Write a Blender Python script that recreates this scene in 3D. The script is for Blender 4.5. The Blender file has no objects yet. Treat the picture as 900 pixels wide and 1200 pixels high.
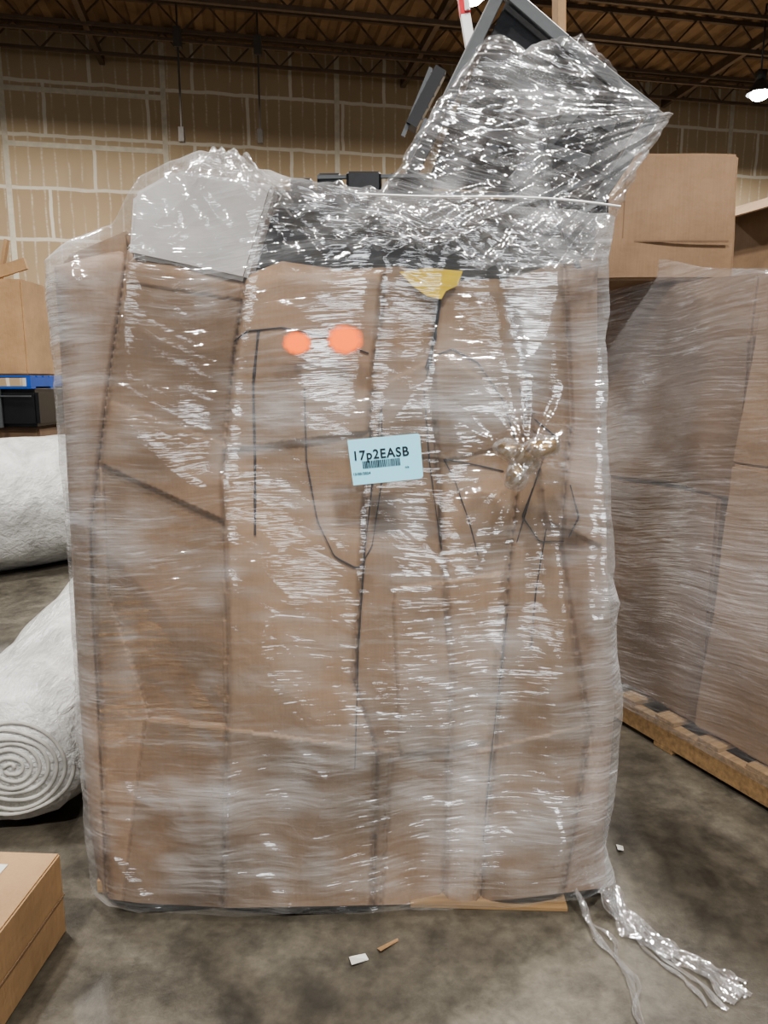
import bpy, bmesh, math, random
from mathutils import Vector, Matrix, noise
from mathutils.bvhtree import BVHTree
random.seed(7)
S=bpy.context.scene
S.view_settings.look='AgX - Medium High Contrast'
S.view_settings.exposure=-.22
CAMZ=1.4; PIT=math.radians(10); F=867.0
cp,sp=math.cos(PIT),math.sin(PIT)
# ---- photogrammetry helper: site measurement (u,v) on a vertical plane y=Y, or on a level z
def W(u,v,Y):
    b=(600-v)/F; t=Y/(cp+b*sp)
    return Vector(((u-450)/F*t, Y, CAMZ+t*(b*cp-sp)))
def G(u,v,z=0.0):
    b=(600-v)/F; t=(z-CAMZ)/(b*cp-sp)
    return Vector(((u-450)/F*t, t*(cp+b*sp), z))
# ---------------------------------------------------------------- materials
def newmat(name):
    m=bpy.data.materials.new(name); m.use_nodes=True
    nt=m.node_tree; nt.nodes.clear()
    out=nt.nodes.new('ShaderNodeOutputMaterial')
    return m,nt,out
def L(nt,a,b): nt.links.new(a,b)
def math_(nt,op,a,b=None,clamp=False):
    n=nt.nodes.new('ShaderNodeMath'); n.operation=op; n.use_clamp=clamp
    for i,x in enumerate((a,b)):
        if x is None: continue
        if isinstance(x,(int,float)): n.inputs[i].default_value=x
        else: L(nt,x,n.inputs[i])
    return n.outputs[0]
def mapped(nt,scale=(1,1,1),rot=(0,0,0),src=None):
    if src is None:
        tc=nt.nodes.new('ShaderNodeTexCoord'); src=tc.outputs['Object']
    mp=nt.nodes.new('ShaderNodeMapping'); L(nt,src,mp.inputs['Vector'])
    mp.inputs['Scale'].default_value=scale; mp.inputs['Rotation'].default_value=rot
    return mp.outputs[0]
def noise_(nt,vec,scale,detail=3,rough=.5,dist=0):
    n=nt.nodes.new('ShaderNodeTexNoise'); L(nt,vec,n.inputs['Vector'])
    n.inputs['Scale'].default_value=scale; n.inputs['Detail'].default_value=detail
    n.inputs['Roughness'].default_value=rough; n.inputs['Distortion'].default_value=dist
    return n.outputs['Fac']
def ramp(nt,fac,stops):
    r=nt.nodes.new('ShaderNodeValToRGB'); L(nt,fac,r.inputs['Fac'])
    e=r.color_ramp.elements
    while len(e)<len(stops): e.new(.5)
    for el,(p,c) in zip(e,stops):
        el.position=p; el.color=(c,c,c,1) if isinstance(c,(int,float)) else (*c,1)
    return r.outputs['Color']
def bump(nt,h,strength=.3,dist=.01):
    b=nt.nodes.new('ShaderNodeBump'); b.inputs['Strength'].default_value=strength
    b.inputs['Distance'].default_value=dist; L(nt,h,b.inputs['Height']); return b.outputs[0]
def mixrgb(nt,f,a,b,mode='MIX'):
    n=nt.nodes.new('ShaderNodeMixRGB'); n.blend_type=mode
    for i,x in zip((0,1,2),(f,a,b)):
        if isinstance(x,(int,float)): n.inputs[i].default_value=x
        elif isinstance(x,tuple): n.inputs[i].default_value=(*x,1)
        else: L(nt,x,n.inputs[i])
    return n.outputs[0]
def simple(name,c,rough=.6,metal=0,var=.12,scale=6,bs=.15,mscale=(1,1,1),emit=None):
    m,nt,out=newmat(name)
    p=nt.nodes.new('ShaderNodeBsdfPrincipled'); v=mapped(nt,mscale)
    f=noise_(nt,v,scale,4)
    c0=tuple(x*(1-var) for x in c); c1=tuple(min(1,x*(1+var)) for x in c)
    L(nt,ramp(nt,f,[(.3,c0),(.7,c1)]),p.inputs['Base Color'])
    p.inputs['Roughness'].default_value=rough; p.inputs['Metallic'].default_value=metal
    L(nt,bump(nt,noise_(nt,v,scale*6,3),bs,.004),p.inputs['Normal'])
    if emit:
        p.inputs['Emission Color'].default_value=(*emit[0],1); p.inputs['Emission Strength'].default_value=emit[1]
    L(nt,p.outputs[0],out.inputs[0]); return m
def cardboard(name,c,attr=False):
    m,nt,out=newmat(name)
    p=nt.nodes.new('ShaderNodeBsdfPrincipled')
    v=mapped(nt,(1,1,1)); vc=mapped(nt,(1,1,.05))
    f=noise_(nt,v,3,5,.6)
    col=ramp(nt,f,[(.3,tuple(x*.78 for x in c)),(.7,tuple(x*1.12 for x in c))])
    fl=noise_(nt,vc,160,1)
    col=mixrgb(nt,.08,col,ramp(nt,fl,[(.35,.3),(.65,.7)]),'OVERLAY')
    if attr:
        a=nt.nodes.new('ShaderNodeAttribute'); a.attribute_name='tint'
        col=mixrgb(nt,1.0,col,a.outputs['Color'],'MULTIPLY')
    L(nt,col,p.inputs['Base Color']); p.inputs['Roughness'].default_value=.75
    h=math_(nt,'ADD',noise_(nt,v,14,4),math_(nt,'MULTIPLY',fl,.08))
    L(nt,bump(nt,h,.4,.012),p.inputs['Normal'])
    L(nt,p.outputs[0],out.inputs[0]); return m
def film(name,rot=0.0,base=.025,streak=.42,gloss=.26,strength=.65,k=(1.0,.8,.5),tintc=(.80,.81,.83),hz=1.0,warpk=.12,rough=.09,st=1.0,pmr=(.48,.68),edge=.11):
    m,nt,out=newmat(name)
    tc=nt.nodes.new('ShaderNodeTexCoord')
    warp=nt.nodes.new('ShaderNodeTexNoise'); L(nt,tc.outputs['Object'],warp.inputs['Vector'])
    warp.inputs['Scale'].default_value=1.8; warp.inputs['Detail'].default_value=1
    sub=nt.nodes.new('ShaderNodeVectorMath'); sub.operation='SUBTRACT'
    L(nt,warp.outputs['Color'],sub.inputs[0]); sub.inputs[1].default_value=(.5,.5,.5)
    sc=nt.nodes.new('ShaderNodeVectorMath'); sc.operation='SCALE'; L(nt,sub.outputs[0],sc.inputs[0]); sc.inputs['Scale'].default_value=warpk
    ad=nt.nodes.new('ShaderNodeVectorMath'); L(nt,tc.outputs['Object'],ad.inputs[0]); L(nt,sc.outputs[0],ad.inputs[1])
    src=ad.outputs[0]
    def dirn(a,s):
        return mapped(nt,s,(0,0,0),mapped(nt,(1,1,1),(0,a,0),src))
    n1=noise_(nt,dirn(rot,(2.6*st,2.6,150)),1,2,.55)
    n2=noise_(nt,dirn(rot+.12,(2.2*st,2.2,44)),1,2,.6)
    n3=noise_(nt,dirn(rot-.45,(2.4*st,2.4,20)),1,2,.5)
    patch=noise_(nt,mapped(nt,(2.4,2.4,4.5),(0,.25,0),src),1,3,.65)
    gap=noise_(nt,dirn(rot,(8,8,40)),1,2,.6)
    pm=ramp(nt,patch,[(pmr[0],0.0),(pmr[1],1.0)])
    h=math_(nt,'ADD',math_(nt,'MULTIPLY',n1,.17*k[0]),math_(nt,'ADD',math_(nt,'MULTIPLY',n2,.6*k[1]),math_(nt,'MULTIPLY',n3,1.1*k[2])))
    nb=bump(nt,h,strength,.02)
    def crease(n,w,c=.5):
        a=math_(nt,'ABSOLUTE',math_(nt,'SUBTRACT',n,c))
        return math_(nt,'SUBTRACT',1.0,math_(nt,'DIVIDE',a,w),True)
    gp=ramp(nt,gap,[(.44,0.0),(.66,1.0)])
    cr=math_(nt,'MULTIPLY',math_(nt,'MAXIMUM',math_(nt,'MULTIPLY',crease(n2,.016),.8),math_(nt,'MAXIMUM',math_(nt,'MULTIPLY',crease(n1,.035,.56),.9),math_(nt,'MULTIPLY',crease(n3,.008),.6))),gp)
    fs=ramp(nt,n1,[(.50,0.0),(.75,1.0)])
    sv=math_(nt,'ADD',math_(nt,'MULTIPLY',cr,math_(nt,'ADD',math_(nt,'MULTIPLY',pm,.9),.25)),math_(nt,'MULTIPLY',math_(nt,'MULTIPLY',fs,.35),math_(nt,'ADD',math_(nt,'MULTIPLY',pm,.9),.08)))
    a=nt.nodes.new('ShaderNodeAttribute'); a.attribute_name='haze_and_sheen'
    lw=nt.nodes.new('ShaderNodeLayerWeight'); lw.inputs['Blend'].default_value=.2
    hzv=math_(nt,'ADD',base,math_(nt,'MULTIPLY',sv,streak))  # thin white streaks mixed into the film colour stand in for sparkle
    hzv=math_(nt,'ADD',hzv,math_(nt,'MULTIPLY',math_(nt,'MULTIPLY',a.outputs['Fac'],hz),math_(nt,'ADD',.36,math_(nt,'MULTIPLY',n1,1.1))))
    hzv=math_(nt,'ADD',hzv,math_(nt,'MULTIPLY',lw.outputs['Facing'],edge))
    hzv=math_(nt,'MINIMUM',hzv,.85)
    tr=nt.nodes.new('ShaderNodeBsdfTransparent'); tr.inputs[0].default_value=(.97,.97,.97,1)
    df=nt.nodes.new('ShaderNodeBsdfDiffuse'); df.inputs[0].default_value=(*tintc,1); L(nt,nb,df.inputs['Normal'])
    mx=nt.nodes.new('ShaderNodeMixShader'); L(nt,hzv,mx.inputs[0]); L(nt,tr.outputs[0],mx.inputs[1]); L(nt,df.outputs[0],mx.inputs[2])
    gl=nt.nodes.new('ShaderNodeBsdfGlossy'); gl.inputs['Roughness'].default_value=rough; L(nt,nb,gl.inputs['Normal'])
    gl.inputs['Color'].default_value=(1,1,1,1)
    gf=math_(nt,'ADD',.05,math_(nt,'MULTIPLY',math_(nt,'ADD',math_(nt,'MULTIPLY',pm,.7),math_(nt,'ADD',.12,a.outputs['Fac'])),gloss),True)
    m2=nt.nodes.new('ShaderNodeMixShader'); L(nt,gf,m2.inputs[0]); L(nt,mx.outputs[0],m2.inputs[1]); L(nt,gl.outputs[0],m2.inputs[2])
    L(nt,m2.outputs[0],out.inputs[0]); return m

M={}
M['card']=cardboard('cardboard_brown',(.25,.163,.098))
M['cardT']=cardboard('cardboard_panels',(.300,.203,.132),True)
M['cardD']=cardboard('cardboard_dark',(.16,.100,.060))
M['cardL']=cardboard('cardboard_tan',(.34,.215,.112))
M['white']=simple('white_carton',(.50,.485,.475),.7)
M['black']=simple('black_plastic',(.006,.006,.008),.4)
M['grey']=simple('grey_metal',(.085,.09,.095),.4,.3)
M['steel']=simple('dark_steel',(.10,.09,.08),.5,.3)
M['wood']=simple('pallet_wood',(.28,.18,.09),.8,0,.3,4,.4,(1,12,12))
M['blue']=simple('blue_paint',(.01,.06,.30),.6)
M['red']=simple('red_plastic',(.55,.01,.02),.4)
M['whitep']=simple('white_plastic',(.8,.8,.8),.4)
M['label']=simple('label_blue',(.36,.80,.98),.55,0,.02,3,.0)
M['ink']=simple('ink_black',(.012,.014,.02),.6)
M['marker']=simple('marker_ink',(.03,.027,.035),.6)
M['yellow']=simple('yellow_tape',(1.0,.66,.0),.45)
M['brass']=simple('brass',(.40,.26,.10),.3,.6)
M['paper']=simple('paper_white',(.60,.59,.55),.8)
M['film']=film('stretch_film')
M['film2']=film('stretch_film_bunched',rot=-.35,base=.02,streak=.40,gloss=.32,strength=1.0,k=(1,1.1,.9),warpk=.3,edge=.08)
M['film3']=film('stretch_film_second_load',rot=.25,base=.08,streak=.5,gloss=.12,tintc=(.68,.66,.67))
M['filmT']=film('stretch_film_tail',rot=.8,base=.05,streak=.4,gloss=.42,strength=.8,warpk=.3,st=5,rough=.08,pmr=(.3,.5))
def rugmat():
    m,nt,out=newmat('rug_poly_wrap'); p=nt.nodes.new('ShaderNodeBsdfPrincipled')
    v=mapped(nt,(1,1,1)); n=noise_(nt,v,5,6,.6,.8); n2=noise_(nt,mapped(nt,(12,2,12)),2.5,4,.6,.5)
    L(nt,ramp(nt,n,[(.3,(.38,.38,.37)),(.65,(.66,.66,.64))]),p.inputs['Base Color'])
    p.inputs['Roughness'].default_value=.32
    L(nt,bump(nt,math_(nt,'ADD',n,n2),.45,.04),p.inputs['Normal']); L(nt,p.outputs[0],out.inputs[0]); return m
M['rug']=rugmat()
M['rugedge']=simple('rug_backing',(.42,.41,.38),.7,0,.2,20)
def floormat():
    m,nt,out=newmat('concrete_floor'); p=nt.nodes.new('ShaderNodeBsdfPrincipled'); v=mapped(nt)
    a=noise_(nt,v,1.6,8,.65,.5); b=noise_(nt,v,9,6,.7)
    c=ramp(nt,a,[(.32,(.028,.024,.018)),(.5,(.076,.067,.052)),(.70,(.130,.118,.094))])
    c=mixrgb(nt,.6,c,ramp(nt,b,[(.35,.2),(.65,.8)]),'OVERLAY')
    s=noise_(nt,v,45,4,.7); c=mixrgb(nt,.4,c,ramp(nt,s,[(.3,.3),(.7,.7)]),'OVERLAY')
    o=noise_(nt,v,3.3,3,.5,.3); c=mixrgb(nt,ramp(nt,o,[(.64,0.0),(.70,.6)]),c,(.02,.018,.015))
    L(nt,c,p.inputs['Base Color'])
    L(nt,ramp(nt,a,[(.3,.36),(.7,.6)]),p.inputs['Roughness'])
    L(nt,bump(nt,math_(nt,'ADD',b,s),.18,.01),p.inputs['Normal']); L(nt,p.outputs[0],out.inputs[0]); return m
M['floor']=floormat()
def wallmat():
    m,nt,out=newmat('taped_drywall'); p=nt.nodes.new('ShaderNodeBsdfPrincipled')
    tc=nt.nodes.new('ShaderNodeTexCoord'); s=nt.nodes.new('ShaderNodeSeparateXYZ'); L(nt,tc.outputs['Object'],s.inputs[0])
    wn=noise_(nt,tc.outputs['Object'],1.5,3)
    cb=nt.nodes.new('ShaderNodeCombineXYZ')
    wob=math_(nt,'MULTIPLY',math_(nt,'SUBTRACT',wn,.5),.10)
    L(nt,math_(nt,'ADD',s.outputs[0],wob),cb.inputs[0]); L(nt,math_(nt,'ADD',s.outputs[2],wob),cb.inputs[1])
    def brick(w,h,mo,off,sm):
        b=nt.nodes.new('ShaderNodeTexBrick'); L(nt,cb.outputs[0],b.inputs['Vector']); b.inputs['Scale'].default_value=1
        b.inputs['Brick Width'].default_value=w; b.inputs['Row Height'].default_value=h
        b.inputs['Mortar Size'].default_value=mo; b.inputs['Mortar Smooth'].default_value=sm; b.offset=off; return b
    b1=brick(2.44,1.22,.05,.45,.4)
    b1.inputs['Color1'].default_value=(.34,.252,.158,1); b1.inputs['Color2'].default_value=(.41,.315,.205,1); b1.inputs['Mortar'].default_value=(.58,.53,.44,1)
    b2=brick(.305,1.22,.035,0,.9)
    dab=noise_(nt,mapped(nt,(5,5,1.3)),1.2,2); dab2=noise_(nt,mapped(nt,(1,1,12)),1.5,2)
    f=math_(nt,'MULTIPLY',b2.outputs['Fac'],math_(nt,'MULTIPLY',ramp(nt,dab,[(.36,0.0),(.5,.75)]),ramp(nt,dab2,[(.4,.4),(.6,1.0)])))
    c=mixrgb(nt,f,b1.outputs['Color'],(.55,.49,.39))
    big=noise_(nt,mapped(nt),.35,4); c=mixrgb(nt,.35,c,ramp(nt,big,[(.3,.35),(.7,.65)]),'OVERLAY')
    L(nt,c,p.inputs['Base Color']); p.inputs['Roughness'].default_value=.9
    L(nt,p.outputs[0],out.inputs[0]); return m
M['wall']=wallmat()
M['mud']=simple('joint_compound',(.52,.47,.38),.9)
M['deck']=simple('rusty_deck',(.26,.17,.10),.7,.1,.3,1.5)
M['joist']=simple('joist_steel',(.14,.10,.072),.6,.2)
M['lampglow']=simple('lamp_lens',(1,1,1),.3,emit=((1,.98,.95),60))

# ---------------------------------------------------------------- mesh helpers
def empty(name):
    e=bpy.data.objects.new(name,None); S.collection.objects.link(e); e.empty_display_size=.1; return e
def addobj(name,me,mat=None,parent=None,smooth=False):
    o=bpy.data.objects.new(name,me); S.collection.objects.link(o)
    if mat: me.materials.append(mat)
    if parent: o.parent=parent
    if smooth:
        for p in me.polygons: p.use_smooth=True
    return o
def from_bm(name,bm,mat,parent=None,smooth=False):
    me=bpy.data.meshes.new(name); bmesh.ops.recalc_face_normals(bm,faces=bm.faces); bm.to_mesh(me); bm.free()
    return addobj(name,me,mat,parent,smooth)
def bx(bm,c,s,rot=None):
    r=bmesh.ops.create_cube(bm,size=1)
    mt=Matrix.Translation(c)@((rot or Matrix.Identity(4)))@Matrix.Diagonal((*s,1))
    bmesh.ops.transform(bm,matrix=mt,verts=r['verts']); return r['verts']
def bar(bm,a,b,w,d=None):
    a=Vector(a);b=Vector(b); v=b-a; q=v.to_track_quat('Z','Y').to_matrix().to_4x4()
    return bx(bm,(a+b)/2,(w,d or w,v.length),q)
def box(name,c,s,mat,parent=None,rz=0,bevel=.006,crumple=0):
    bm=bmesh.new(); bx(bm,(0,0,0),s)
    bmesh.ops.bevel(bm,geom=list(bm.edges),offset=bevel,segments=2,affect='EDGES')
    if crumple:
        bmesh.ops.subdivide_edges(bm,edges=[e for e in bm.edges if e.calc_length()>.08],cuts=10,use_grid_fill=True)
        for v in bm.verts:
            n=noise.noise_vector(v.co*3+Vector(c)*5); v.co+=n*crumple
    o=from_bm(name,bm,mat,parent); o.location=c; o.rotation_euler[2]=rz; return o
def prism(name,poly,y0,depth,mat,parent,bev=.006):
    bm=bmesh.new(); f=[bm.verts.new((p.x,p.y if y0 is None else y0,p.z)) for p in poly]
    b=[bm.verts.new((v.co.x,v.co.y+depth,v.co.z)) for v in f]
    bm.faces.new(f); bm.faces.new(b[::-1])
    n=len(f)
    for i in range(n): bm.faces.new((f[i],b[i],b[(i+1)%n],f[(i+1)%n]))
    bmesh.ops.bevel(bm,geom=list(bm.edges),offset=bev,segments=2,affect='EDGES')
    return from_bm(name,bm,mat,parent)
def polyl(pts):
    pts=[Vector(p) for p in pts]; d=[0]
    for a,b in zip(pts,pts[1:]): d.append(d[-1]+(b-a).length)
    T=d[-1]
    def f(t):
        x=max(0,min(1,t))*T
        for i in range(len(pts)-1):
            if x<=d[i+1]+1e-9:
                k=(x-d[i])/max(1e-9,d[i+1]-d[i]); return pts[i].lerp(pts[i+1],k)
        return pts[-1]
    return f
def curve(name,pts,r,mat,parent=None,taper=False):
    cu=bpy.data.curves.new(name,'CURVE'); cu.dimensions='3D'; cu.bevel_depth=r; cu.bevel_resolution=2
    s=cu.splines.new('NURBS'); s.points.add(len(pts)-1); s.use_endpoint_u=True; s.order_u=3
    for i,(p,q) in enumerate(zip(s.points,pts)):
        p.co=(*q,1)
        if taper: p.radius=.75+.5*noise.noise(Vector((q[0]*20,q[2]*20,1)))
    o=bpy.data.objects.new(name,cu); S.collection.objects.link(o); cu.materials.append(mat)
    if parent: o.parent=parent
    return o
def smooth01(x): x=max(0,min(1,x)); return x*x*(3-2*x)

def patch(name,left,right,bottom,top,Y,NA,NB,disp,mat,parent,back=1.0,r=.07,attrs=None,cap=True,edges=(1,1,1),backk=8):
    """Coons surface near plane y=Y pushed by disp(x,z,u,v); sides run back by `back` metres."""
    Lf,Rf,Bf,Tf=map(polyl,(left,right,bottom,top))
    c00=Bf(0);c10=Bf(1);c01=Tf(0);c11=Tf(1)
    verts=[];uv=[]
    for j in range(NB+1):
        b=j/NB
        for i in range(NA+1):
            a=i/NA
            p=(1-b)*Bf(a)+b*Tf(a)+(1-a)*Lf(b)+a*Rf(b)-((1-a)*(1-b)*c00+a*(1-b)*c10+(1-a)*b*c01+a*b*c11)
            w=W(p.x,p.y,Y)
            wdt=(Rf(b).x-Lf(b).x)/F*Y; hgt=abs(Bf(a).y-Tf(a).y)/F*Y
            off=0
            for dd,on in ((a*wdt,edges[0]),((1-a)*wdt,edges[1]),((1-b)*hgt,edges[2])):
                if on and dd<r*on: rr=r*on; off+=rr*(1-math.sqrt(max(0,1-(1-dd/rr)**2)))
            w=W(p.x,p.y,Y+off+disp(w.x,w.z,p.x,p.y))
            verts.append(w); uv.append((p.x,p.y))
    faces=[]
    W1=NA+1
    for j in range(NB):
        for i in range(NA):
            k=j*W1+i; faces.append((k,k+1,k+W1+1,k+W1))
    if back>0:
        loop=[j*W1 for j in range(NB+1)]+[NB*W1+i for i in range(1,NA+1)]+[j*W1+NA for j in range(NB-1,-1,-1)]
        prev=loop; cx=sum(verts[k].x for k in loop)/len(loop)
        for s in range(1,backk+1):
            cur=[]
            for k in loop:
                v=verts[k]; t=s/backk
                nn=noise.noise(Vector((v.x*3,t*4,v.z*3)))*.012
                cur.append(len(verts)); q=Vector((cx+(v.x-cx)*(1-.03*t)+nn,v.y+(Y+back-v.y)*t,max(.02,v.z+nn-.03*t)))
                verts.append(q); uv.append(uv[k])
            for i in range(len(cur)-1):
                faces.append((prev[i],prev[i+1],cur[i+1],cur[i]))
            prev=cur
        if cap: faces.append(tuple(prev))
    me=bpy.data.meshes.new(name); me.from_pydata([tuple(v) for v in verts],[],faces); me.update()
    if attrs:
        for an,fn in attrs.items():
            at=me.color_attributes.new(an,'FLOAT_COLOR','POINT')
            for k,(u,v) in enumerate(uv):
                c=fn(u,v); at.data[k].color=(c,c,c,1) if isinstance(c,float) else (*c,1)
    return addobj(name,me,mat,parent,True)

# ================================================================= ROOM
fl=box('floor',(0,10,-.05),(44,50,.1),M['floor'],bevel=.001)
RZ=math.radians(11)
RM=Matrix.Translation((0,21,0))@Matrix.Rotation(RZ,4,'Z')
def inroom(o): o.matrix_world=RM@o.matrix_world; return o
bm=bmesh.new(); bx(bm,(0,.15,4.85),(46,.3,9.7)); wall=from_bm('wall_back',bm,M['wall']); inroom(wall)
bm=bmesh.new()
for x in (-9.35,-5.6,-1.25,7.5,10.2): bx(bm,(x,-.005,4.85),(.13,.01,9.7))
for z,x0,x1 in ((8.35,-9.3,-5.6),(7.1,-9.3,-5.6)): bx(bm,((x0+x1)/2,-.006,z),(x1-x0,.01,.12))
o=from_bm('joint_bands',bm,M['mud']); o.matrix_world=RM
o.parent=wall; o.matrix_parent_inverse=wall.matrix_world.inverted()
bm=bmesh.new(); x=-22; pts=[]
while x<22:
    pts+= [(x,9.62),(x+.18,9.62),(x+.24,9.70),(x+.42,9.70)]; x+=.48
rows=[[bm.verts.new((px,y,pz)) for px,pz in pts] for y in (.1,-32)]
for i in range(len(pts)-1): bm.faces.new((rows[0][i],rows[0][i+1],rows[1][i+1],rows[1][i]))
ceil=from_bm('ceiling',bm,M['deck']); inroom(ceil)
bm=bmesh.new()
for k in range(9):
    y=-.7-1.5*k
    bar(bm,(-22,y,9.56),(22,y,9.56),.09); bar(bm,(-22,y,9.0),(22,y,9.0),.07)
    x=-22;u=0
    while x<22:
        bar(bm,(x,y,9.0 if u%2 else 9.56),(x+.55,y,9.56 if u%2 else 9.0),.035); x+=.55;u+=1
for x in (-14,-7,0.5,8): bar(bm,(x,0,9.1),(x,-14,9.1),.12,.2)
for z,y,w in ((8.85,-2.1,.06),(8.8,-4.1,.09)): bar(bm,(-22,y,z),(22,y,z),w)
j=from_bm('roof_joists',bm,M['joist']); j.matrix_world=RM
j.name='ceiling_joists'
for (u,v,Y) in ((305,160,18),(213,158,17.6)):
    p=W(u,v,Y); bm=bmesh.new(); bar(bm,p,(p.x,p.y,9.6),.035); bx(bm,(p.x,p.y,p.z),(.12,.12,.3)); bx(bm,(p.x,p.y,8.75),(.16,.16,.4))
    from_bm('hanging_conduit',bm,M['steel'])
def lamp(x,y,z,energy,vis=True):
    e=empty('high_bay_lamp'); bm=bmesh.new()
    bmesh.ops.create_cone(bm,cap_ends=False,segments=32,radius1=.28,radius2=.09,depth=.3,matrix=Matrix.Translation((x,y,z+.15)))
    bar(bm,(x,y,z+.3),(x,y,9.6),.03); bx(bm,(x,y,z+.38),(.18,.18,.2))
    from_bm('reflector_shade',bm,M['grey'],e,True)
    bm=bmesh.new(); bmesh.ops.create_uvsphere(bm,u_segments=24,v_segments=12,radius=.2,matrix=Matrix.Translation((x,y,z-.02))@Matrix.Diagonal((1,1,.6,1)))
    from_bm('lens',bm,M['lampglow'],e,True)
    ld=bpy.data.lights.new('bulb','AREA'); ld.shape='DISK'; ld.size=.6; ld.energy=energy; ld.color=(1,.965,.915)
    lo=bpy.data.objects.new('bulb',ld); S.collection.objects.link(lo); lo.location=(x,y,z-.2); lo.parent=e
lp=W(890,110,18); lamp(lp.x,lp.y,lp.z,2500)
for (x,y,en) in ((-2.2,-2.5,760),(2.4,-2.0,850),(-3,3.6,520),(3.2,4.2,620),(-7,14,1100),(1.5,14,1200)): lamp(x,y,7.9,en)
ld=bpy.data.lights.new('added_fill_light','AREA'); ld.shape='RECTANGLE'; ld.size=3.5; ld.size_y=3.0; ld.energy=240; ld.color=(.94,.97,1)  # unseen light added behind the camera for broad film reflections and fill
lo=bpy.data.objects.new('added_fill_light',ld); S.collection.objects.link(lo); lo.location=(1.0,-8,3.0)
lo.rotation_euler=(Vector((0,1.8,1.2))-lo.location).to_track_quat('-Z','Y').to_euler()
w=bpy.data.worlds.new('World'); S.world=w; w.use_nodes=True
w.node_tree.nodes['Background'].inputs[0].default_value=(.92,.95,1,1); w.node_tree.nodes['Background'].inputs[1].default_value=.24

# ================================================================= MAIN LOAD
load=empty('stretch_wrapped_pallet_load')
seams=[
 [(300,150),(450,128),(620,108),(1070,128)],
 [(300,292),(420,275),(560,262),(800,268),(1070,262)],
 [(300,452),(440,436),(660,424),(800,414),(880,440),(1070,436)],
 [(300,520),(420,506),(640,518),(800,530),(1070,520)],
 [(300,580),(450,618),(640,598),(800,585),(1070,560)],
 [(300,660),(500,668),(640,655),(860,690),(1070,655)]]
def su(s,v):
    for (a,b),(c,d) in zip(s,s[1:]):
        if v<=c: return b+(d-b)*max(0,(v-a)/(c-a))
    return s[-1][1]
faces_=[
 ([(170,842),(458,880),(444,1090),(140,1090)],-.024,.74),  # brown carton; its dark tint also holds painted lower-left shading
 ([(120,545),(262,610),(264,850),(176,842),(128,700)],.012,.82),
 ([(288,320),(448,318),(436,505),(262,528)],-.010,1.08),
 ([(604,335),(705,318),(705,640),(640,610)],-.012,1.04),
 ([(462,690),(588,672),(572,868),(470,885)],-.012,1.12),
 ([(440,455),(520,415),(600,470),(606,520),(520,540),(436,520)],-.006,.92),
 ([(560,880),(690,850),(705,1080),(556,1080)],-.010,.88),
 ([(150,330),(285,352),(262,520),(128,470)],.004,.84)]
def inside(poly,u,v):
    c=False;n=len(poly);jn=n-1
    for i in range(n):
        a=poly[i];b=poly[jn]
        if (a[1]>v)!=(b[1]>v) and u<(b[0]-a[0])*(v-a[1])/(b[1]-a[1])+a[0]: c=not c
        jn=i
    return c
pan_off=[.05,.012,.0,.022,.006,.024,.045]
tints=[(.85,.86,.92),(.76,.72,.68),(1.0,.98,.96),(.88,.86,.85),(1.05,1.05,1.05),(.88,.87,.87),(1.05,1.06,1.14)]
def pan(u,v):
    xs=[su(s,v) for s in seams]; i=sum(u>x for x in xs); return i,xs
def lump(x,z):
    return noise.noise(Vector((x*1.9,z*1.5,3)))*.050+noise.noise(Vector((x*4.2,z*3.0,13)))*.024+(1-2*abs(noise.noise(Vector((x*3.1+z*1.2,z*2.2-x,31)))))*-.016
def cdisp(x,z,u,v):
    i,xs=pan(u,v); o=pan_off[i]
    lo_=xs[i-1] if i>0 else 40; hi=xs[i] if i<6 else 740
    t=(u-lo_)/max(1,hi-lo_); bulge=-.016*math.sin(math.pi*max(0,min(1,t)))
    dm=min(abs(u-q) for q in xs); groove=.014*math.exp(-(dm/3.0)**2)
    for pl,of,tn in faces_:
        if inside(pl,u,v): o+=of
    return o+bulge+groove+lump(x,z)+noise.noise(Vector((x*8,z*6,9)))*.006
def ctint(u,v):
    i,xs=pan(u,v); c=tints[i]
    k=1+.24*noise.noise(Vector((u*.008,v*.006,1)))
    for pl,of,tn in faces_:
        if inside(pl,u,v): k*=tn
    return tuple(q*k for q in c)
YC=1.785
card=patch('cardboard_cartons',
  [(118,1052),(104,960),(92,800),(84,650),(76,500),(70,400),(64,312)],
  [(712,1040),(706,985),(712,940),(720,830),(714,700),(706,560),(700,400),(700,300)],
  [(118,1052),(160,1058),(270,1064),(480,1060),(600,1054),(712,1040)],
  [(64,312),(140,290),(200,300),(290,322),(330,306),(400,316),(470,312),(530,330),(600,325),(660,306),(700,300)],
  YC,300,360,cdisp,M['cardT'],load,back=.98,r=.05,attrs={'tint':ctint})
me=card.data; bvh=BVHTree.FromPolygons([v.co for v in me.vertices],[tuple(p.vertices) for p in me.polygons])
def drape(u,v,off=.003,tree=None,Y=YC):
    p=W(u,v,Y); h=(tree or bvh).ray_cast(Vector((p.x,1.0,p.z)),Vector((0,1,0)))
    y=h[0].y if h[0] else Y
    q=W(u,v,y); return Vector((q.x,y-off,q.z))
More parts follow.
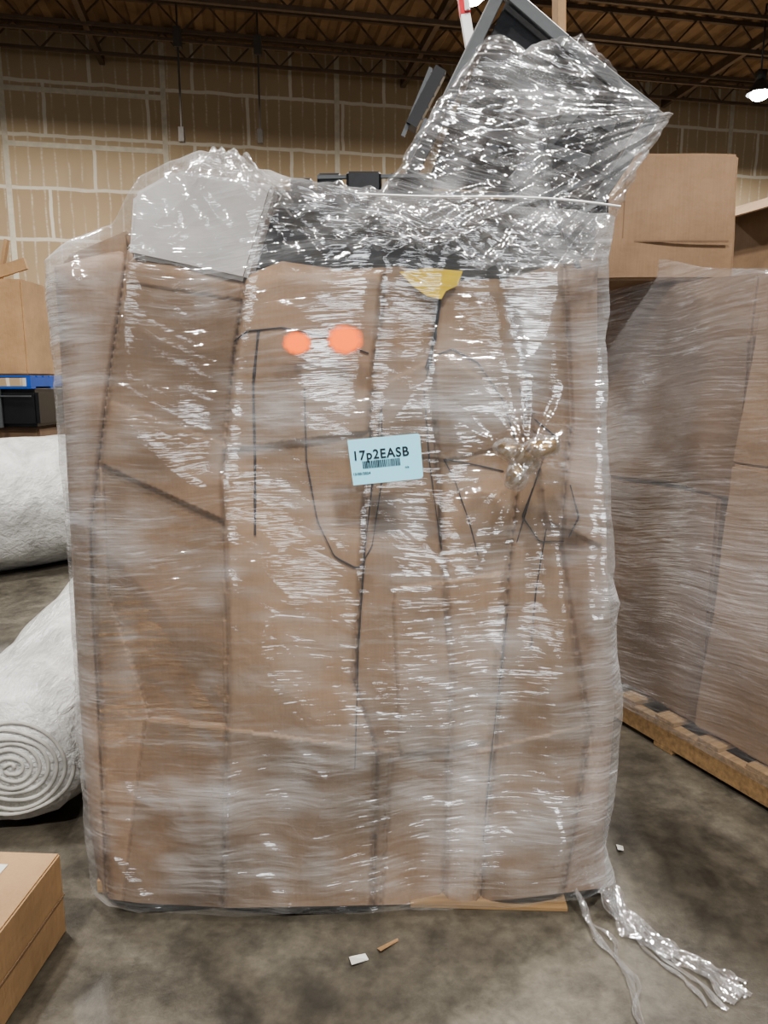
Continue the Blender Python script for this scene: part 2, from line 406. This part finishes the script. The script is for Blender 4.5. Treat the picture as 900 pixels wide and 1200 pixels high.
marks=[[(272,402),(290,388),(330,384),(380,394),(432,414)],
 [(303,388),(297,450),(299,540),(299,627)],
 [(357,455),(359,540),(372,610),(392,652),(420,667),(436,640),(448,560),(447,475)],
 [(497,455),(503,540),(517,643)],
 [(500,440),(506,418),(530,409),(560,425),(590,470),(605,520)],
 [(520,538),(532,560),(550,612),(560,650)],[(522,538),(560,545),(590,552)],
 [(640,525),(622,580),(604,640),(592,740),(576,880),(566,985)],
 [(624,572),(612,605),(632,634),(664,634),(678,606),(668,568)],
 [(608,455),(625,490),(655,515)],
 [(446,480),(428,640),(420,760),(416,900)],
 [(640,620),(628,690),(622,760)]]
for k,mk in enumerate(marks):
    f=polyl(mk); n=60
    wdt=.0021 if k not in (1,) else .0036
    curve('marker_line_%d'%k,[drape(*f(t/n),off=.0025) for t in range(n+1)],wdt,M['marker'],load,True)
curve('gap_shade_strip',[drape(*polyl([(518,335),(514,370),(510,400),(500,432)])(t/12),off=.001) for t in range(13)],.006,M['ink'],load)  # black strip drawn in as the dark of the crevice between cartons
prism('white_carton',[W(150,300,1.79),W(155,226,1.79),W(205,198,1.79),W(322,216,1.79),W(288,330,1.79)],1.79,.35,M['white'],load,.01)
prism('shoulder_carton',[W(68,330,1.86),W(74,300,1.86),W(150,268,1.86),W(160,330,1.86)],1.86,.5,M['card'],load,.01)
bm=bmesh.new()
random.seed(11)
for (u0,v0,u1,v1,y,d) in ((300,222,470,330,1.86,.4),(430,232,600,335,1.84,.45),(560,240,700,320,1.87,.4),(372,202,400,240,1.90,.2),(406,200,447,235,1.88,.25),(455,203,508,232,1.90,.2),(600,215,715,260,1.93,.3),(340,208,366,240,1.92,.2)):
    a=W(u0,v1,y);b=W(u1,v0,y); bx(bm,((a.x+b.x)/2,y+d/2,(a.z+b.z)/2),(b.x-a.x,d,b.z-a.z),Matrix.Rotation(random.uniform(-.08,.08),4,'Y'))
bmesh.ops.bevel(bm,geom=list(bm.edges),offset=.006,segments=1,affect='EDGES')
from_bm('black_equipment',bm,M['black'],load)
bm=bmesh.new()
for a,b,w in (((305,240,1.84),(460,250,1.83),.012),((330,290,1.82),(560,270,1.82),.008),((560,255,1.82),(712,205,1.85),.014),((600,300,1.82),(712,230,1.83),.012),((400,225,1.84),(610,228,1.83),.008),((640,215,1.84),(680,320,1.84),.012),((372,208,1.90),(505,206,1.88),.008),((620,250,1.83),(655,290,1.83),.016),((470,240,1.83),(500,310,1.83),.010),((360,225,1.84),(420,300,1.83),.010),((520,300,1.82),(640,240,1.82),.010)):
    bar(bm,W(*a),W(*b),w)
from_bm('equipment_frame_bars',bm,M['grey'],load)
prism('stand_panel',[W(596,-5,1.96),W(656,50,1.96),W(755,134,1.96),W(700,225,1.94),W(500,215,1.96),W(530,140,1.96)],None,.05,M['black'],load,.004)
bm=bmesh.new()
for a,b,w in (((588,-14,1.93),(482,205,1.90),.024),((588,-14,1.93),(662,50,1.93),.018),((662,50,1.93),(768,134,1.92),.016),((768,134,1.92),(700,235,1.90),.016),((566,75,1.91),(720,150,1.91),.012),((618,75,1.91),(570,190,1.90),.010),((520,140,1.90),(690,190,1.90),.010),((650,80,1.91),(640,210,1.90),.010),((700,100,1.91),(600,215,1.90),.012)):
    bar(bm,W(*a),W(*b),w,.03)
bmesh.ops.bevel(bm,geom=list(bm.edges),offset=.002,segments=1,affect='EDGES')
from_bm('stand_frame',bm,M['grey'],load)
bm=bmesh.new(); 
a=W(482,150,2.05);b=W(516,84,2.05); bar(bm,a,b,.05,.03)
from_bm('slotted_bracket',bm,M['black'],load)
bm=bmesh.new()
for t in (.15,.35,.55,.75,.92):
    p=a.lerp(b,t); bx(bm,p+Vector((0,-.018,0)),(.034,.006,.012))
bar(bm,W(472,160,2.04),W(505,80,2.04),.010)
bar(bm,W(478,190,2.03),W(500,140,2.03),.012)
from_bm('bracket_slots',bm,M['grey'],load)
bm=bmesh.new(); bar(bm,W(538,-40,2.1),W(545,18,2.1),.026); from_bm('red_handle',bm,M['red'],load)
bm=bmesh.new(); bar(bm,W(545,18,2.1),W(552,60,2.1),.024); bar(bm,W(543,-40,2.095),W(548,12,2.085),.010); from_bm('handle_shaft',bm,M['whitep'],load)
bm=bmesh.new(); bar(bm,W(655,-40,2.1),W(655,60,2.1),.07,.02); from_bm('wood_stick',bm,M['cardL'],load)
# ---- films
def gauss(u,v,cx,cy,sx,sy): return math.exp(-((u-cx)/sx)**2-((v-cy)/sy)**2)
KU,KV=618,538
def haze_and_sheen(u,v):
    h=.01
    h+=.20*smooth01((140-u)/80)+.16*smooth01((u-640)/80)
    for b in ((340,475,70,28,.34),(425,470,40,20,.2),(545,470,50,40,.32),(625,390,26,60,.42),(540,910,80,110,.20),(240,960,110,50,.12),(150,740,25,40,.22),(640,280,80,50,.12),(320,890,120,60,.05),(560,770,50,50,.12),(200,620,100,30,.04)):  # these blobs paint broad bright highlight patches into the film's whiteness
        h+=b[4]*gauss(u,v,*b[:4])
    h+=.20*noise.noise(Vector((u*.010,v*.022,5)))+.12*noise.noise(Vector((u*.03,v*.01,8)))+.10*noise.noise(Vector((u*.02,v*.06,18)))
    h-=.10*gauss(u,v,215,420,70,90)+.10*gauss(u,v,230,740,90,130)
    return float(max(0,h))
def fdisp(x,z,u,v):
    d=lump(x,z)*.95+noise.noise(Vector((x*2.5,z*3.5,1)))*.006
    z2=z+.08*noise.noise(Vector((x*1.5,z*2,4)))+.04*x
    n=noise.noise(Vector((x*2.0,z2*26,2))); d+= -(1-abs(n)*2)*.0022
    n=noise.noise(Vector((x*3,z2*80,7))); d+= n*.0008
    m=max(0,noise.noise(Vector((x*1.7,z*1.7,41)))+.15)
    n=noise.noise(Vector((x*9+z*7,(z-x*.8)*2.5,22))); d+=-(1-abs(n)*2.6)*.010*m
    tp=smooth01((345-v)/110)
    if u<330: tp*=.45
    z3=z+.5*abs(x-.05)
    n=noise.noise(Vector((x*3,z3*20,12))); d+=-(1-abs(n)*2.4)*.016*tp
    n=noise.noise(Vector(((x+z)*14,(z-x)*4,15))); d+=-(1-abs(n)*2.4)*.010*tp
    i,xs=pan(u,v); dm=min(abs(u-q) for q in xs); d-=.004*math.exp(-(dm/12)**2)
    g=gauss(u,v,KU,KV,38,42); ring=gauss(u,v,KU,KV,95,95)
    an=math.atan2(v-KV,u-KU)
    d-=.030*g; d+=ring*(1-g)*.010*noise.noise(Vector((math.cos(an)*6,math.sin(an)*6,2)))
    if u<150: d+=.03*smooth01((150-u)/60)
    if u>650: d+=.03*smooth01((u-650)/50)
    d+=.03*gauss(u,v,450,245,160,50)
    return d
def jit(pts,amp,n=60,seed=0,keep=.04,ax=1):
    f=polyl(pts); out=[]
    for i in range(n+1):
        t=i/n; p=f(t).copy(); k=min(1,min(t,1-t)/keep)
        p[ax]+=amp*k*(noise.noise(Vector((t*9,seed,1)))+.6*noise.noise(Vector((t*26,seed,2)))); out.append(tuple(p))
    return out
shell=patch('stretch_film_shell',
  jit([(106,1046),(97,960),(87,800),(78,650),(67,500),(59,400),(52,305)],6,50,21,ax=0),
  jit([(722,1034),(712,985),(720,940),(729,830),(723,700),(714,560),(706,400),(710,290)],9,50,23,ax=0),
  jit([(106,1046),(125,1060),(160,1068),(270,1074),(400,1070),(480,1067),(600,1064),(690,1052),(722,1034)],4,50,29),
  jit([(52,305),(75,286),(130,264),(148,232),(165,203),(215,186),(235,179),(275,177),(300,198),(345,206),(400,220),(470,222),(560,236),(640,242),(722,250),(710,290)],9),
  1.725,300,420,fdisp,M['film'],load,back=1.07,r=.08,attrs={'haze_and_sheen':haze_and_sheen},cap=False)
me=shell.data; fb=BVHTree.FromPolygons([v.co for v in me.vertices],[tuple(p.vertices) for p in me.polygons])
def pdisp(x,z,u,v):
    ang=math.atan2(v-125,u-830); rr=math.hypot(v-125,u-830)
    d=noise.noise(Vector((ang*11,rr*.008,3)))*.020+noise.noise(Vector((ang*26,rr*.02,6)))*.008
    d+=noise.noise(Vector((x*9,z*12,2)))*.018+noise.noise(Vector((x*26,z*30,2)))*.004
    return d+.15*smooth01((285-v)/170)
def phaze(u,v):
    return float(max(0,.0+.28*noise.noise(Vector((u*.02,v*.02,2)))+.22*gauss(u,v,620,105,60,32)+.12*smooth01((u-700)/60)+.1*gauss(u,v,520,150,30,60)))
patch('stretch_film_peak',
  jit([(425,250),(448,222),(466,196),(490,155),(530,95),(556,62),(572,42)],5,30,51,ax=0),
  jit([(712,300),(716,270),(727,242),(745,205),(768,166),(789,133)],5,30,53,ax=0),
  jit([(425,250),(480,285),(560,312),(640,318),(712,300)],22,50,33,keep=.1),
  jit([(572,42),(600,46),(640,50),(660,36),(684,38),(712,66),(748,106),(789,124)],10,40,4),
  1.69,240,260,pdisp,M['film2'],load,back=.32,r=.03,attrs={'haze_and_sheen':phaze},cap=False,edges=(1,1,1))
def rdisp(x,z,u,v):
    return noise.noise(Vector((x*10,z*7,3)))*.02+noise.noise(Vector((x*25,z*16,3)))*.005
patch('film_ruffle',[(215,205),(226,190),(238,180)],[(340,232),(325,214),(304,198)],[(215,205),(270,212),(340,232)],jit([(238,180),(262,173),(285,180),(304,198)],10,30,7),1.725,60,30,rdisp,M['film2'],load,back=.1,r=.02,attrs={'haze_and_sheen':lambda u,v:.05},cap=False)
patch('film_band',[(300,262),(310,240),(322,216)],[(500,292),(505,262),(508,234)],jit([(300,262),(400,286),(500,292)],14,50,9),jit([(322,216),(380,212),(440,222),(508,234)],8,30,10),1.71,140,60,lambda x,z,u,v:rdisp(x*.4,z*2,u,v),M['film2'],load,back=.05,r=.01,attrs={'haze_and_sheen':lambda u,v:.0},cap=False)
curve('white_strap',[W(418,227,1.66),W(500,231,1.66),W(600,230,1.67),W(680,235,1.68),W(727,242,1.70)],.0024,M['whitep'],load)
bm=bmesh.new()
vs=[bm.verts.new(drape(u,v,.006)) for u,v in ((468,320),(500,318),(542,318),(535,336),(522,342),(516,352),(500,348),(484,336))]
bm.faces.new(vs); o=from_bm('yellow_tape',bm,M['yellow'],load)
my=min(q.co.y for q in o.data.vertices)
for v in o.data.vertices: v.co.y=my
def spotmat():
    m,nt,out=newmat('orange_spray_paint_glow'); p=nt.nodes.new('ShaderNodeBsdfPrincipled')
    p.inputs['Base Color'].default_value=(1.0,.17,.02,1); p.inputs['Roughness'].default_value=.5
    p.inputs['Emission Color'].default_value=(1,.17,.02,1); p.inputs['Emission Strength'].default_value=.9  # added glow keeps the sprayed spots vivid, though they are no lamp
    tc=nt.nodes.new('ShaderNodeTexCoord'); ln=nt.nodes.new('ShaderNodeVectorMath'); ln.operation='LENGTH'; L(nt,tc.outputs['Object'],ln.inputs[0])
    n=noise_(nt,tc.outputs['Object'],3,3)
    d=math_(nt,'ADD',ln.outputs['Value'],math_(nt,'MULTIPLY',math_(nt,'SUBTRACT',n,.5),.35))
    L(nt,ramp(nt,d,[(.62,1.0),(.98,0.0)]),p.inputs['Alpha'])
    L(nt,p.outputs[0],out.inputs[0]); return m
M['orange']=spotmat()
for k,(u,v,rx,rz) in enumerate(((348,402,17,13),(404,398,21,16.5))):
    bm=bmesh.new(); bmesh.ops.create_circle(bm,cap_ends=True,segments=40,radius=1,matrix=Matrix.Rotation(math.pi/2,4,'X'))
    o=from_bm('orange_paint_spot_%d'%(k+1),bm,M['orange'],load)
    q=min((drape(u+a,v+b,.004,fb,1.735) for a in(-12,0,12) for b in(-10,0,10)),key=lambda t:t.y)
    c=W(u,v,q.y); o.location=c; s=c.y/F/.99; o.scale=(rx*s*1.08,1,rz*s*1.08)
# ---- label
q=min((drape(u,v,.004,fb,1.735) for u in range(408,498,8) for v in range(508,570,6)),key=lambda t:t.y)
YL=q.y
lab=empty('pallet_label'); lab.parent=load
corn=[W(407,516,YL),W(490,508,YL),W(492,510,YL),W(496,558,YL),W(493,561,YL),W(414,569,YL)]
prism('label_card',corn,YL,.0015,M['label'],lab,.0003)
ang=math.atan2(W(490,508,YL).z-W(407,516,YL).z,W(490,508,YL).x-W(407,516,YL).x)
def text(s,u,v,h,nm,sx=1):
    cu=bpy.data.curves.new(nm,'FONT'); cu.body=s; cu.size=h; cu.offset=h*.018; cu.extrude=.0002; cu.align_x='CENTER'; cu.align_y='CENTER'
    cu.space_character=1.12
    o=bpy.data.objects.new(nm,cu); S.collection.objects.link(o); cu.materials.append(M['ink']); o.parent=lab
    p=W(u,v,YL); o.location=(p.x,YL-.001,p.z); o.rotation_euler=(math.pi/2,-ang,0); o.scale[0]=sx
text('17p2EASB',446,532,.0305,'label_text',.93)
text('15/05/2024',424,555,.008,'label_small_text'); text('n/a',477,547,.007,'label_small_text_2')
bm=bmesh.new(); x=0
c0=W(425,545,YL); R=Matrix.Rotation(-ang,4,'Y'); random.seed(3)
while x<.086:
    wd=random.choice((.0010,.0016,.0024)); bx(bm,c0+R@Vector((x+wd/2,-.0006,0)),(wd,.0006,.017),R); x+=wd+random.choice((.0009,.0014))
from_bm('barcode',bm,M['ink'],lab)
# ---- twisted knot of film around a brass fitting
kb=empty('wrapped_knob'); kb.parent=load
def blob(name,items,mat,par,amp=.006,fr=30,vox=.005):
    bm=bmesh.new()
    for (c,s,a) in items:
        bmesh.ops.create_icosphere(bm,subdivisions=4,radius=1,matrix=Matrix.Translation(c)@Matrix.Rotation(a,4,'Y')@Matrix.Diagonal((*s,1)))
    o=from_bm(name,bm,mat,par,True)
    rm=o.modifiers.new('fuse','REMESH'); rm.mode='VOXEL'; rm.voxel_size=vox; rm.use_smooth_shade=True
    sm=o.modifiers.new('soft','SMOOTH'); sm.iterations=8; sm.factor=.6
    dg=bpy.context.evaluated_depsgraph_get(); me=bpy.data.meshes.new_from_object(o.evaluated_get(dg)); o.modifiers.clear(); o.data=me
    for v in me.vertices:
        c=Vector(v.co); v.co=c+noise.noise_vector(c*fr)*amp
        n=noise.noise(Vector(((c.x+c.z)*60,(c.x-c.z)*18,c.y*30))); v.co.y+=n*amp*.5
    for p in me.polygons: p.use_smooth=True
    return o
kd=drape(618,538,0,fb,1.735).y
YK=kd-.014
P=lambda u,v,dy: W(u,v,YK+dy)
blob('brass_core',[(P(598,528,.0),(.032,.030,.021),.2),(P(634,525,-.018),(.038,.028,.021),-.1),(P(604,558,-.015),(.020,.024,.024),.1),(P(614,536,.0),(.028,.024,.020),.4)],M['brass'],kb,.004,40,.004)
blob('film_bunch',[(P(598,528,-.005),(.042,.036,.027),.25),(P(636,524,-.025),(.044,.034,.028),-.15),(P(604,560,-.022),(.027,.030,.033),.2),(P(616,540,-.006),(.036,.032,.030),.6)],M['filmT'],kb,.006,26,.005)
# ---- pallet
def pallet(name,x0,x1,y0,y1,par,mat,h=.12,M4=None):
    bm=bmesh.new(); n=7
    for i in range(n):
        y=y0+.05+(y1-y0-.1)*i/(n-1); bx(bm,((x0+x1)/2,y,h-.009),(x1-x0,.095,.018))
    for x in (x0+.02,(x0+x1)/2,x1-.02): bx(bm,(x,(y0+y1)/2,h/2),(.04,y1-y0,h-.036))
    for y in (y0+.05,(y0+y1)/2,y1-.05): bx(bm,((x0+x1)/2,y,.009),(x1-x0,.095,.018))
    bmesh.ops.bevel(bm,geom=list(bm.edges),offset=.002,segments=1,affect='EDGES')
    o=from_bm(name,bm,mat,par)
    if M4: o.matrix_world=M4
    return o
pallet('wood_pallet',-.62,.55,1.88,2.74,load,M['wood'])
bm=bmesh.new(); a=G(482,1070);b=G(668,1074); bx(bm,((a.x+b.x)/2,1.825,.006),(b.x-a.x,.10,.010),Matrix.Rotation(-.04,4,'Z'))
a=G(112,1040); bx(bm,(a.x+.04,1.87,.02),(.05,.06,.035))
from_bm('pallet_lead_board',bm,M['wood'],load)
# ---- film tails
def tail(name,pts,w,h,seed,fan=.0,cr=.006,m=6,flare=0):
    bm=bmesh.new(); f=polyl([Vector(p) for p in pts]); n=160; rows=[]
    for i in range(n+1):
        t=i/n;p=f(t); d=(f(min(1,t+.03))-f(max(0,t-.03))); d.z=0
        d=d.normalized() if d.length>0 else Vector((1,0,0)); s=Vector((-d.y,d.x,0)); r=[]
        tw=noise.noise(Vector((t*3,seed,1)))*2.2
        ww=w*(.5+.9*abs(noise.noise(Vector((t*5,seed,w)))))*(1+flare*t)
        off=.03*noise.noise(Vector((t*5,2,seed*3.3)))+fan*t*t
        for j in range(m+1):
            a=(j/m-.5); q=p+s*(a*ww*math.cos(tw)+off)
            q.z+=.004+abs(a*ww*math.sin(tw))*.6+cr*(abs(noise.noise(Vector((t*4,j*1.3,seed))))+abs(noise.noise(Vector((t*10,j*1.9,seed+5))))*.25)+h*math.sin(math.pi*min(1,t*3))*.5*(t<.33)
            r.append(bm.verts.new(q))
        rows.append(r)
    for i in range(n):
        for j in range(m): bm.faces.new((rows[i][j],rows[i][j+1],rows[i+1][j+1],rows[i+1][j]))
    o=from_bm(name,bm,M['filmT'],load,True)
    at=o.data.color_attributes.new('haze_and_sheen','FLOAT_COLOR','POINT')
    for k in range(len(at.data)): at.data[k].color=(.03,.03,.03,1)
s0=W(672,1052,1.78); s0.z=.05
tail('film_tail_left',[s0,G(686,1078),G(712,1110),G(738,1150),G(748,1200),G(770,1260)],.026,.01,1)
tail('film_tail_left_b',[s0,G(690,1084),G(720,1108),G(742,1145),G(754,1200),G(760,1260)],.016,.01,2)
s1=W(706,1042,1.78); s1.z=.06
tail('film_tail_sheet',[s1,G(730,1078),G(770,1110),G(815,1138),G(868,1172)],.12,.01,31,0,.020,18,-.3)
tail('film_tail_sheet_b',[s1,G(734,1074),G(778,1112),G(826,1146),G(876,1168)],.06,.01,37,0,.014,12,-.3)
for k,(w_,fn) in enumerate(((.03,.045),(.022,-.045),(.014,.075),(.014,-.06))):
    tail('film_tail_right_%d'%k,[s1,G(728,1080),G(770,1115),G(815,1142),G(872-8*k,1178-4*k)],w_,.01,5+k,fn)

# ================================================================= RIGHT LOAD
ld2=empty('stretch_wrapped_pallet_load')
A=Vector((.80,3.27,0)); d=Vector((.405,-.914,0)); nrm=Vector((.914,.405,0))
rz=math.atan2(nrm.y,nrm.x)
def place(along,across,z): return A+d*along+nrm*across+Vector((0,0,z))
T=Matrix.Translation(A)@Matrix.Rotation(rz,4,'Z')
pallet('wood_pallet_2',0,1.15,-1.35,0.0,ld2,M['wood'],.13,T)
def lbox(name,al0,al1,ac0,ac1,z0,z1,mat,dr=0,cr=.02,lean=0):
    c=place((al0+al1)/2,(ac0+ac1)/2,(z0+z1)/2); o=box(name,c,(ac1-ac0,al1-al0,z1-z0),mat,ld2,rz+dr,.01,cr)
    if lean:
        for v in o.data.vertices: v.co.y+=v.co.z*lean*(1 if v.co.y>0 else .2)
    return o
lbox('lower_carton',.03,.80,.06,1.1,.135,1.0,M['cardD'])
lbox('lower_carton_front',.82,1.33,.03,1.1,.135,1.12,M['card'],0,.02,-.08)
lbox('mid_carton',.03,.86,.07,1.05,1.01,1.76,M['cardD'])
lbox('mid_carton_front',.88,1.3,.05,1.1,1.13,1.62,M['card'],0,.02,-.1)
box('top_carton',(.955,3.06,1.98),(.62,.5,.44),M['card'],ld2,math.radians(3),.01,.012)
bm=bmesh.new()
bx(bm,(.955,2.805,1.90),(.58,.004,.006)); bx(bm,(.86,2.80,2.05),(.004,.004,.28))
from_bm('top_carton_seams',bm,M['cardD'],ld2)
def shell2(name,z0,off,mat):
    NU,NV=160,160; verts=[];faces=[]; hx,hy=1.15/2+off,1.35/2+off
    c=place(.675,.575,0)
    def ring(t):
        p=4*(t%1); k=int(p); f=p-k
        cs=[(-hx,hy),(-hx,-hy),(hx,-hy),(hx,hy),(-hx,hy)]
        return Vector((cs[k][0]+(cs[k+1][0]-cs[k][0])*f,cs[k][1]+(cs[k+1][1]-cs[k][1])*f))
    for j in range(NV+1):
        for i in range(NU):
            p=ring(i/NU); e=min(1,(.5*abs(p.x)/hx+.5*abs(p.y)/hy))
            z1=1.80+.13*(p.y/hy)
            z=z0+(z1-z0)*j/NV
            p=p*(1-.03*smooth01((e-.9)/.1))
            r=1+.018*noise.noise(Vector((p.x*2,p.y*2,z*2)))+.006*noise.noise(Vector((p.x*3+p.y*3,z*16,1)))
            r+=-.014*(1-2.4*abs(noise.noise(Vector(((p.x+p.y)*5+z*3,z*3-p.y*2,5)))))*max(0,noise.noise(Vector((p.x*2,p.y*2,z*1.5+9)))+.2)
            p=p*r*(1-.03*smooth01((z-1.4)/.5))
            wv=c+nrm*p.x-d*p.y*1.0; zz=z
            if j==NV: zz+=.03*noise.noise(Vector((p.x*4,p.y*4,0)))
            verts.append((wv.x,wv.y,zz))
    for j in range(NV):
        for i in range(NU):
            a=j*NU+i;b=j*NU+(i+1)%NU; faces.append((a,b,b+NU,a+NU))
    me=bpy.data.meshes.new(name); me.from_pydata(verts,[],faces); me.update()
    at=me.color_attributes.new('haze_and_sheen','FLOAT_COLOR','POINT')
    for k in range(len(at.data)):
        v=verts[k]; h=max(0,.07+.32*noise.noise(Vector((v[0]*3,v[1]*3,v[2]*1.5)))); at.data[k].color=(h,h,h,1)
    return addobj(name,me,mat,ld2,True)
shell2('stretch_film_wrap',.10,.02,M['film3'])

def open_carton(x,y,z0,s,h,rz,mat,e):
    bm=bmesh.new(); R=Matrix.Rotation(rz,4,'Z')
    def b(c,sz,r=None): bx(bm,Vector((x,y,z0))+R@Vector(c),sz,R@(r or Matrix.Identity(4)))
    b((0,0,.005),(s,s,.01))
    for sx in (-1,1): b((sx*s/2,0,h/2),(.008,s,h)); b((0,sx*s/2,h/2),(s,.008,h))
    b((-s/2-.10,0,h-.03),(.24,s,.008),Matrix.Rotation(-.5,4,'Y'))
    b((0,-s/2-.09,h+.05),(s,.24,.008),Matrix.Rotation(-.6,4,'X'))
    from_bm('open_box',bm,mat,e)
cs=empty('carton_stack')
box('base_carton',(2.78,5.0,1.0),(.9,.9,2.0),M['cardD'],cs,.3,.012,.01)
open_carton(2.78,5.0,2.005,.78,.50,.3,M['card'],cs)

# ================================================================= LEFT SIDE
def roll(name,a,b,rx,rzz,seed=1):
    e=empty(name); a=Vector(a);b=Vector(b); ax=(b-a).normalized(); side=Vector((ax.y,-ax.x,0)).normalized(); up=Vector((0,0,1))
    n=64;m=60; verts=[];faces=[]
    for j in range(m+1):
        t=j/m; c=a.lerp(b,t); end=min(t,1-t)*(b-a).length
        k=1-.16*(1-smooth01(end/.14))
        for i in range(n):
            th=2*math.pi*i/n; p=Vector((math.cos(th)*rx,math.sin(th)*rzz))*k
            q=c+side*p.x+up*p.y; q+=(side*math.cos(th)+up*math.sin(th))*(.022*noise.noise(Vector((math.cos(th)*2,math.sin(th)*2,t*9+seed)))+.010*noise.noise(Vector((math.cos(th)*5,math.sin(th)*5,t*16+seed))))
            q.z=max(.003,q.z); verts.append(tuple(q))
    for j in range(m):
        for i in range(n): x=j*n+i;y=j*n+(i+1)%n; faces.append((x,y,y+n,x+n))
    faces.append(tuple(range(m*n,m*n+n))); faces.append(tuple(range(n))[::-1])
    me=bpy.data.meshes.new('wrapped_roll'); me.from_pydata(verts,[],faces); me.update(); addobj('wrapped_roll',me,M['rug'],e,True)
    pts=[];turns=7
    for i in range(turns*40+1):
        th=i/40*2*math.pi; r=(i/(turns*40))*.66+.03
        pts.append(a+ax*(.001+.006*noise.noise(Vector((th,1,seed))))-up*.02*rzz/.24+side*math.cos(th)*rx*r+up*math.sin(th)*rzz*r*(1+.05*math.sin(th*2.3)))
    curve('rug_spiral',pts,.007,M['rugedge'],e); return e
roll('rug_roll',(-1.16,2.13,.235),(-1.44,4.3,.28),.27,.235)
roll('rug_roll',(-4.2,4.25,.50),(-1.6,6.7,.48),.50,.50,seed=5)
cb=empty('cardboard_box')
o=box('carton_body',(-1.085,1.42,.1125),(.5,.58,.223),M['cardL'],cb,math.radians(-3),.004,.002)
bm=bmesh.new(); bx(bm,(-1.085,1.42,.2255),(.055,.585,.0015),Matrix.Rotation(math.radians(-3),4,'Z'))
R=Matrix.Rotation(math.radians(-3),4,'Z'); p=Vector((-1.085,1.42,0))+R@Vector((.2535,0,.11)); bx(bm,p,(.0015,.575,.004),R)
from_bm('packing_tape',bm,M['card'],cb)
p=Vector((-1.085,1.42,0))+R@Vector((.10,.20,.2262)); bm=bmesh.new(); bx(bm,p,(.09,.07,.001),R); from_bm('shipping_label',bm,M['paper'],cb)
st=empty('goods_stack')
box('base_carton',(-4.1,7.4,.55),(1.7,1.0,.86),M['cardD'],st,.05,.02)
pallet('stack_pallet_low',-4.95,-3.25,6.9,7.9,st,M['wood'])
box('black_case',(-4.05,7.2,1.16),(1.75,.8,.34),M['black'],st,.03,.03)
bm=bmesh.new()
for xx in (-4.6,-4.0,-3.5): bx(bm,(xx,6.79,1.16),(.05,.02,.35))
bx(bm,(-4.05,6.785,1.27),(1.7,.02,.012)); from_bm('case_straps',bm,M['grey'],st)
o=pallet('blue_pallet',-4.95,-3.2,6.8,7.7,st,M['blue'],.12); o.location.z=1.335
box('top_carton',(-4.05,7.25,1.88),(1.62,.85,.84),M['cardL'],st,.02,.012)
bm=bmesh.new()
bar(bm,(-3.55,7.1,2.3),(-3.45,7.1,2.68),.05,.03); bx(bm,(-3.9,7.0,2.36),(.5,.2,.12),Matrix.Rotation(.3,4,'Z')); bar(bm,(-3.65,6.95,2.32),(-3.2,6.9,2.44),.03,.1)
from_bm('wood_offcuts',bm,M['cardL'],st)
def scrap(name,pts,mat):
    bm=bmesh.new(); vs=[bm.verts.new(G(u,v,.003+.006*(k%2))) for k,(u,v) in enumerate(pts)]
    bm.faces.new(vs); r=bmesh.ops.extrude_face_region(bm,geom=bm.faces[:]); 
    bmesh.ops.translate(bm,vec=(0,0,.002),verts=[x for x in r['geom'] if isinstance(x,bmesh.types.BMVert)])
    return from_bm(name,bm,mat)
scrap('paper_scrap',[(409,1122),(428,1118),(432,1125),(412,1131)],M['paper'])
scrap('wood_splinter',[(442,1112),(466,1100),(467,1103),(446,1115)],M['cardL'])
scrap('paper_scrap',[(722,990),(730,992),(731,997),(724,996)],M['paper'])
scrap('tape_scrap',[(712,908),(724,902),(722,905)],M['paper'])

# ================================================================= CAMERA
cd=bpy.data.cameras.new('camera'); cam=bpy.data.objects.new('camera',cd); S.collection.objects.link(cam)
cd.sensor_fit='VERTICAL'; cd.sensor_height=36; cd.lens=36*F/1200; cd.clip_start=.05; cd.clip_end=200
cam.location=(0,0,CAMZ); cam.rotation_euler=(math.radians(90)-PIT,0,0)
S.camera=cam
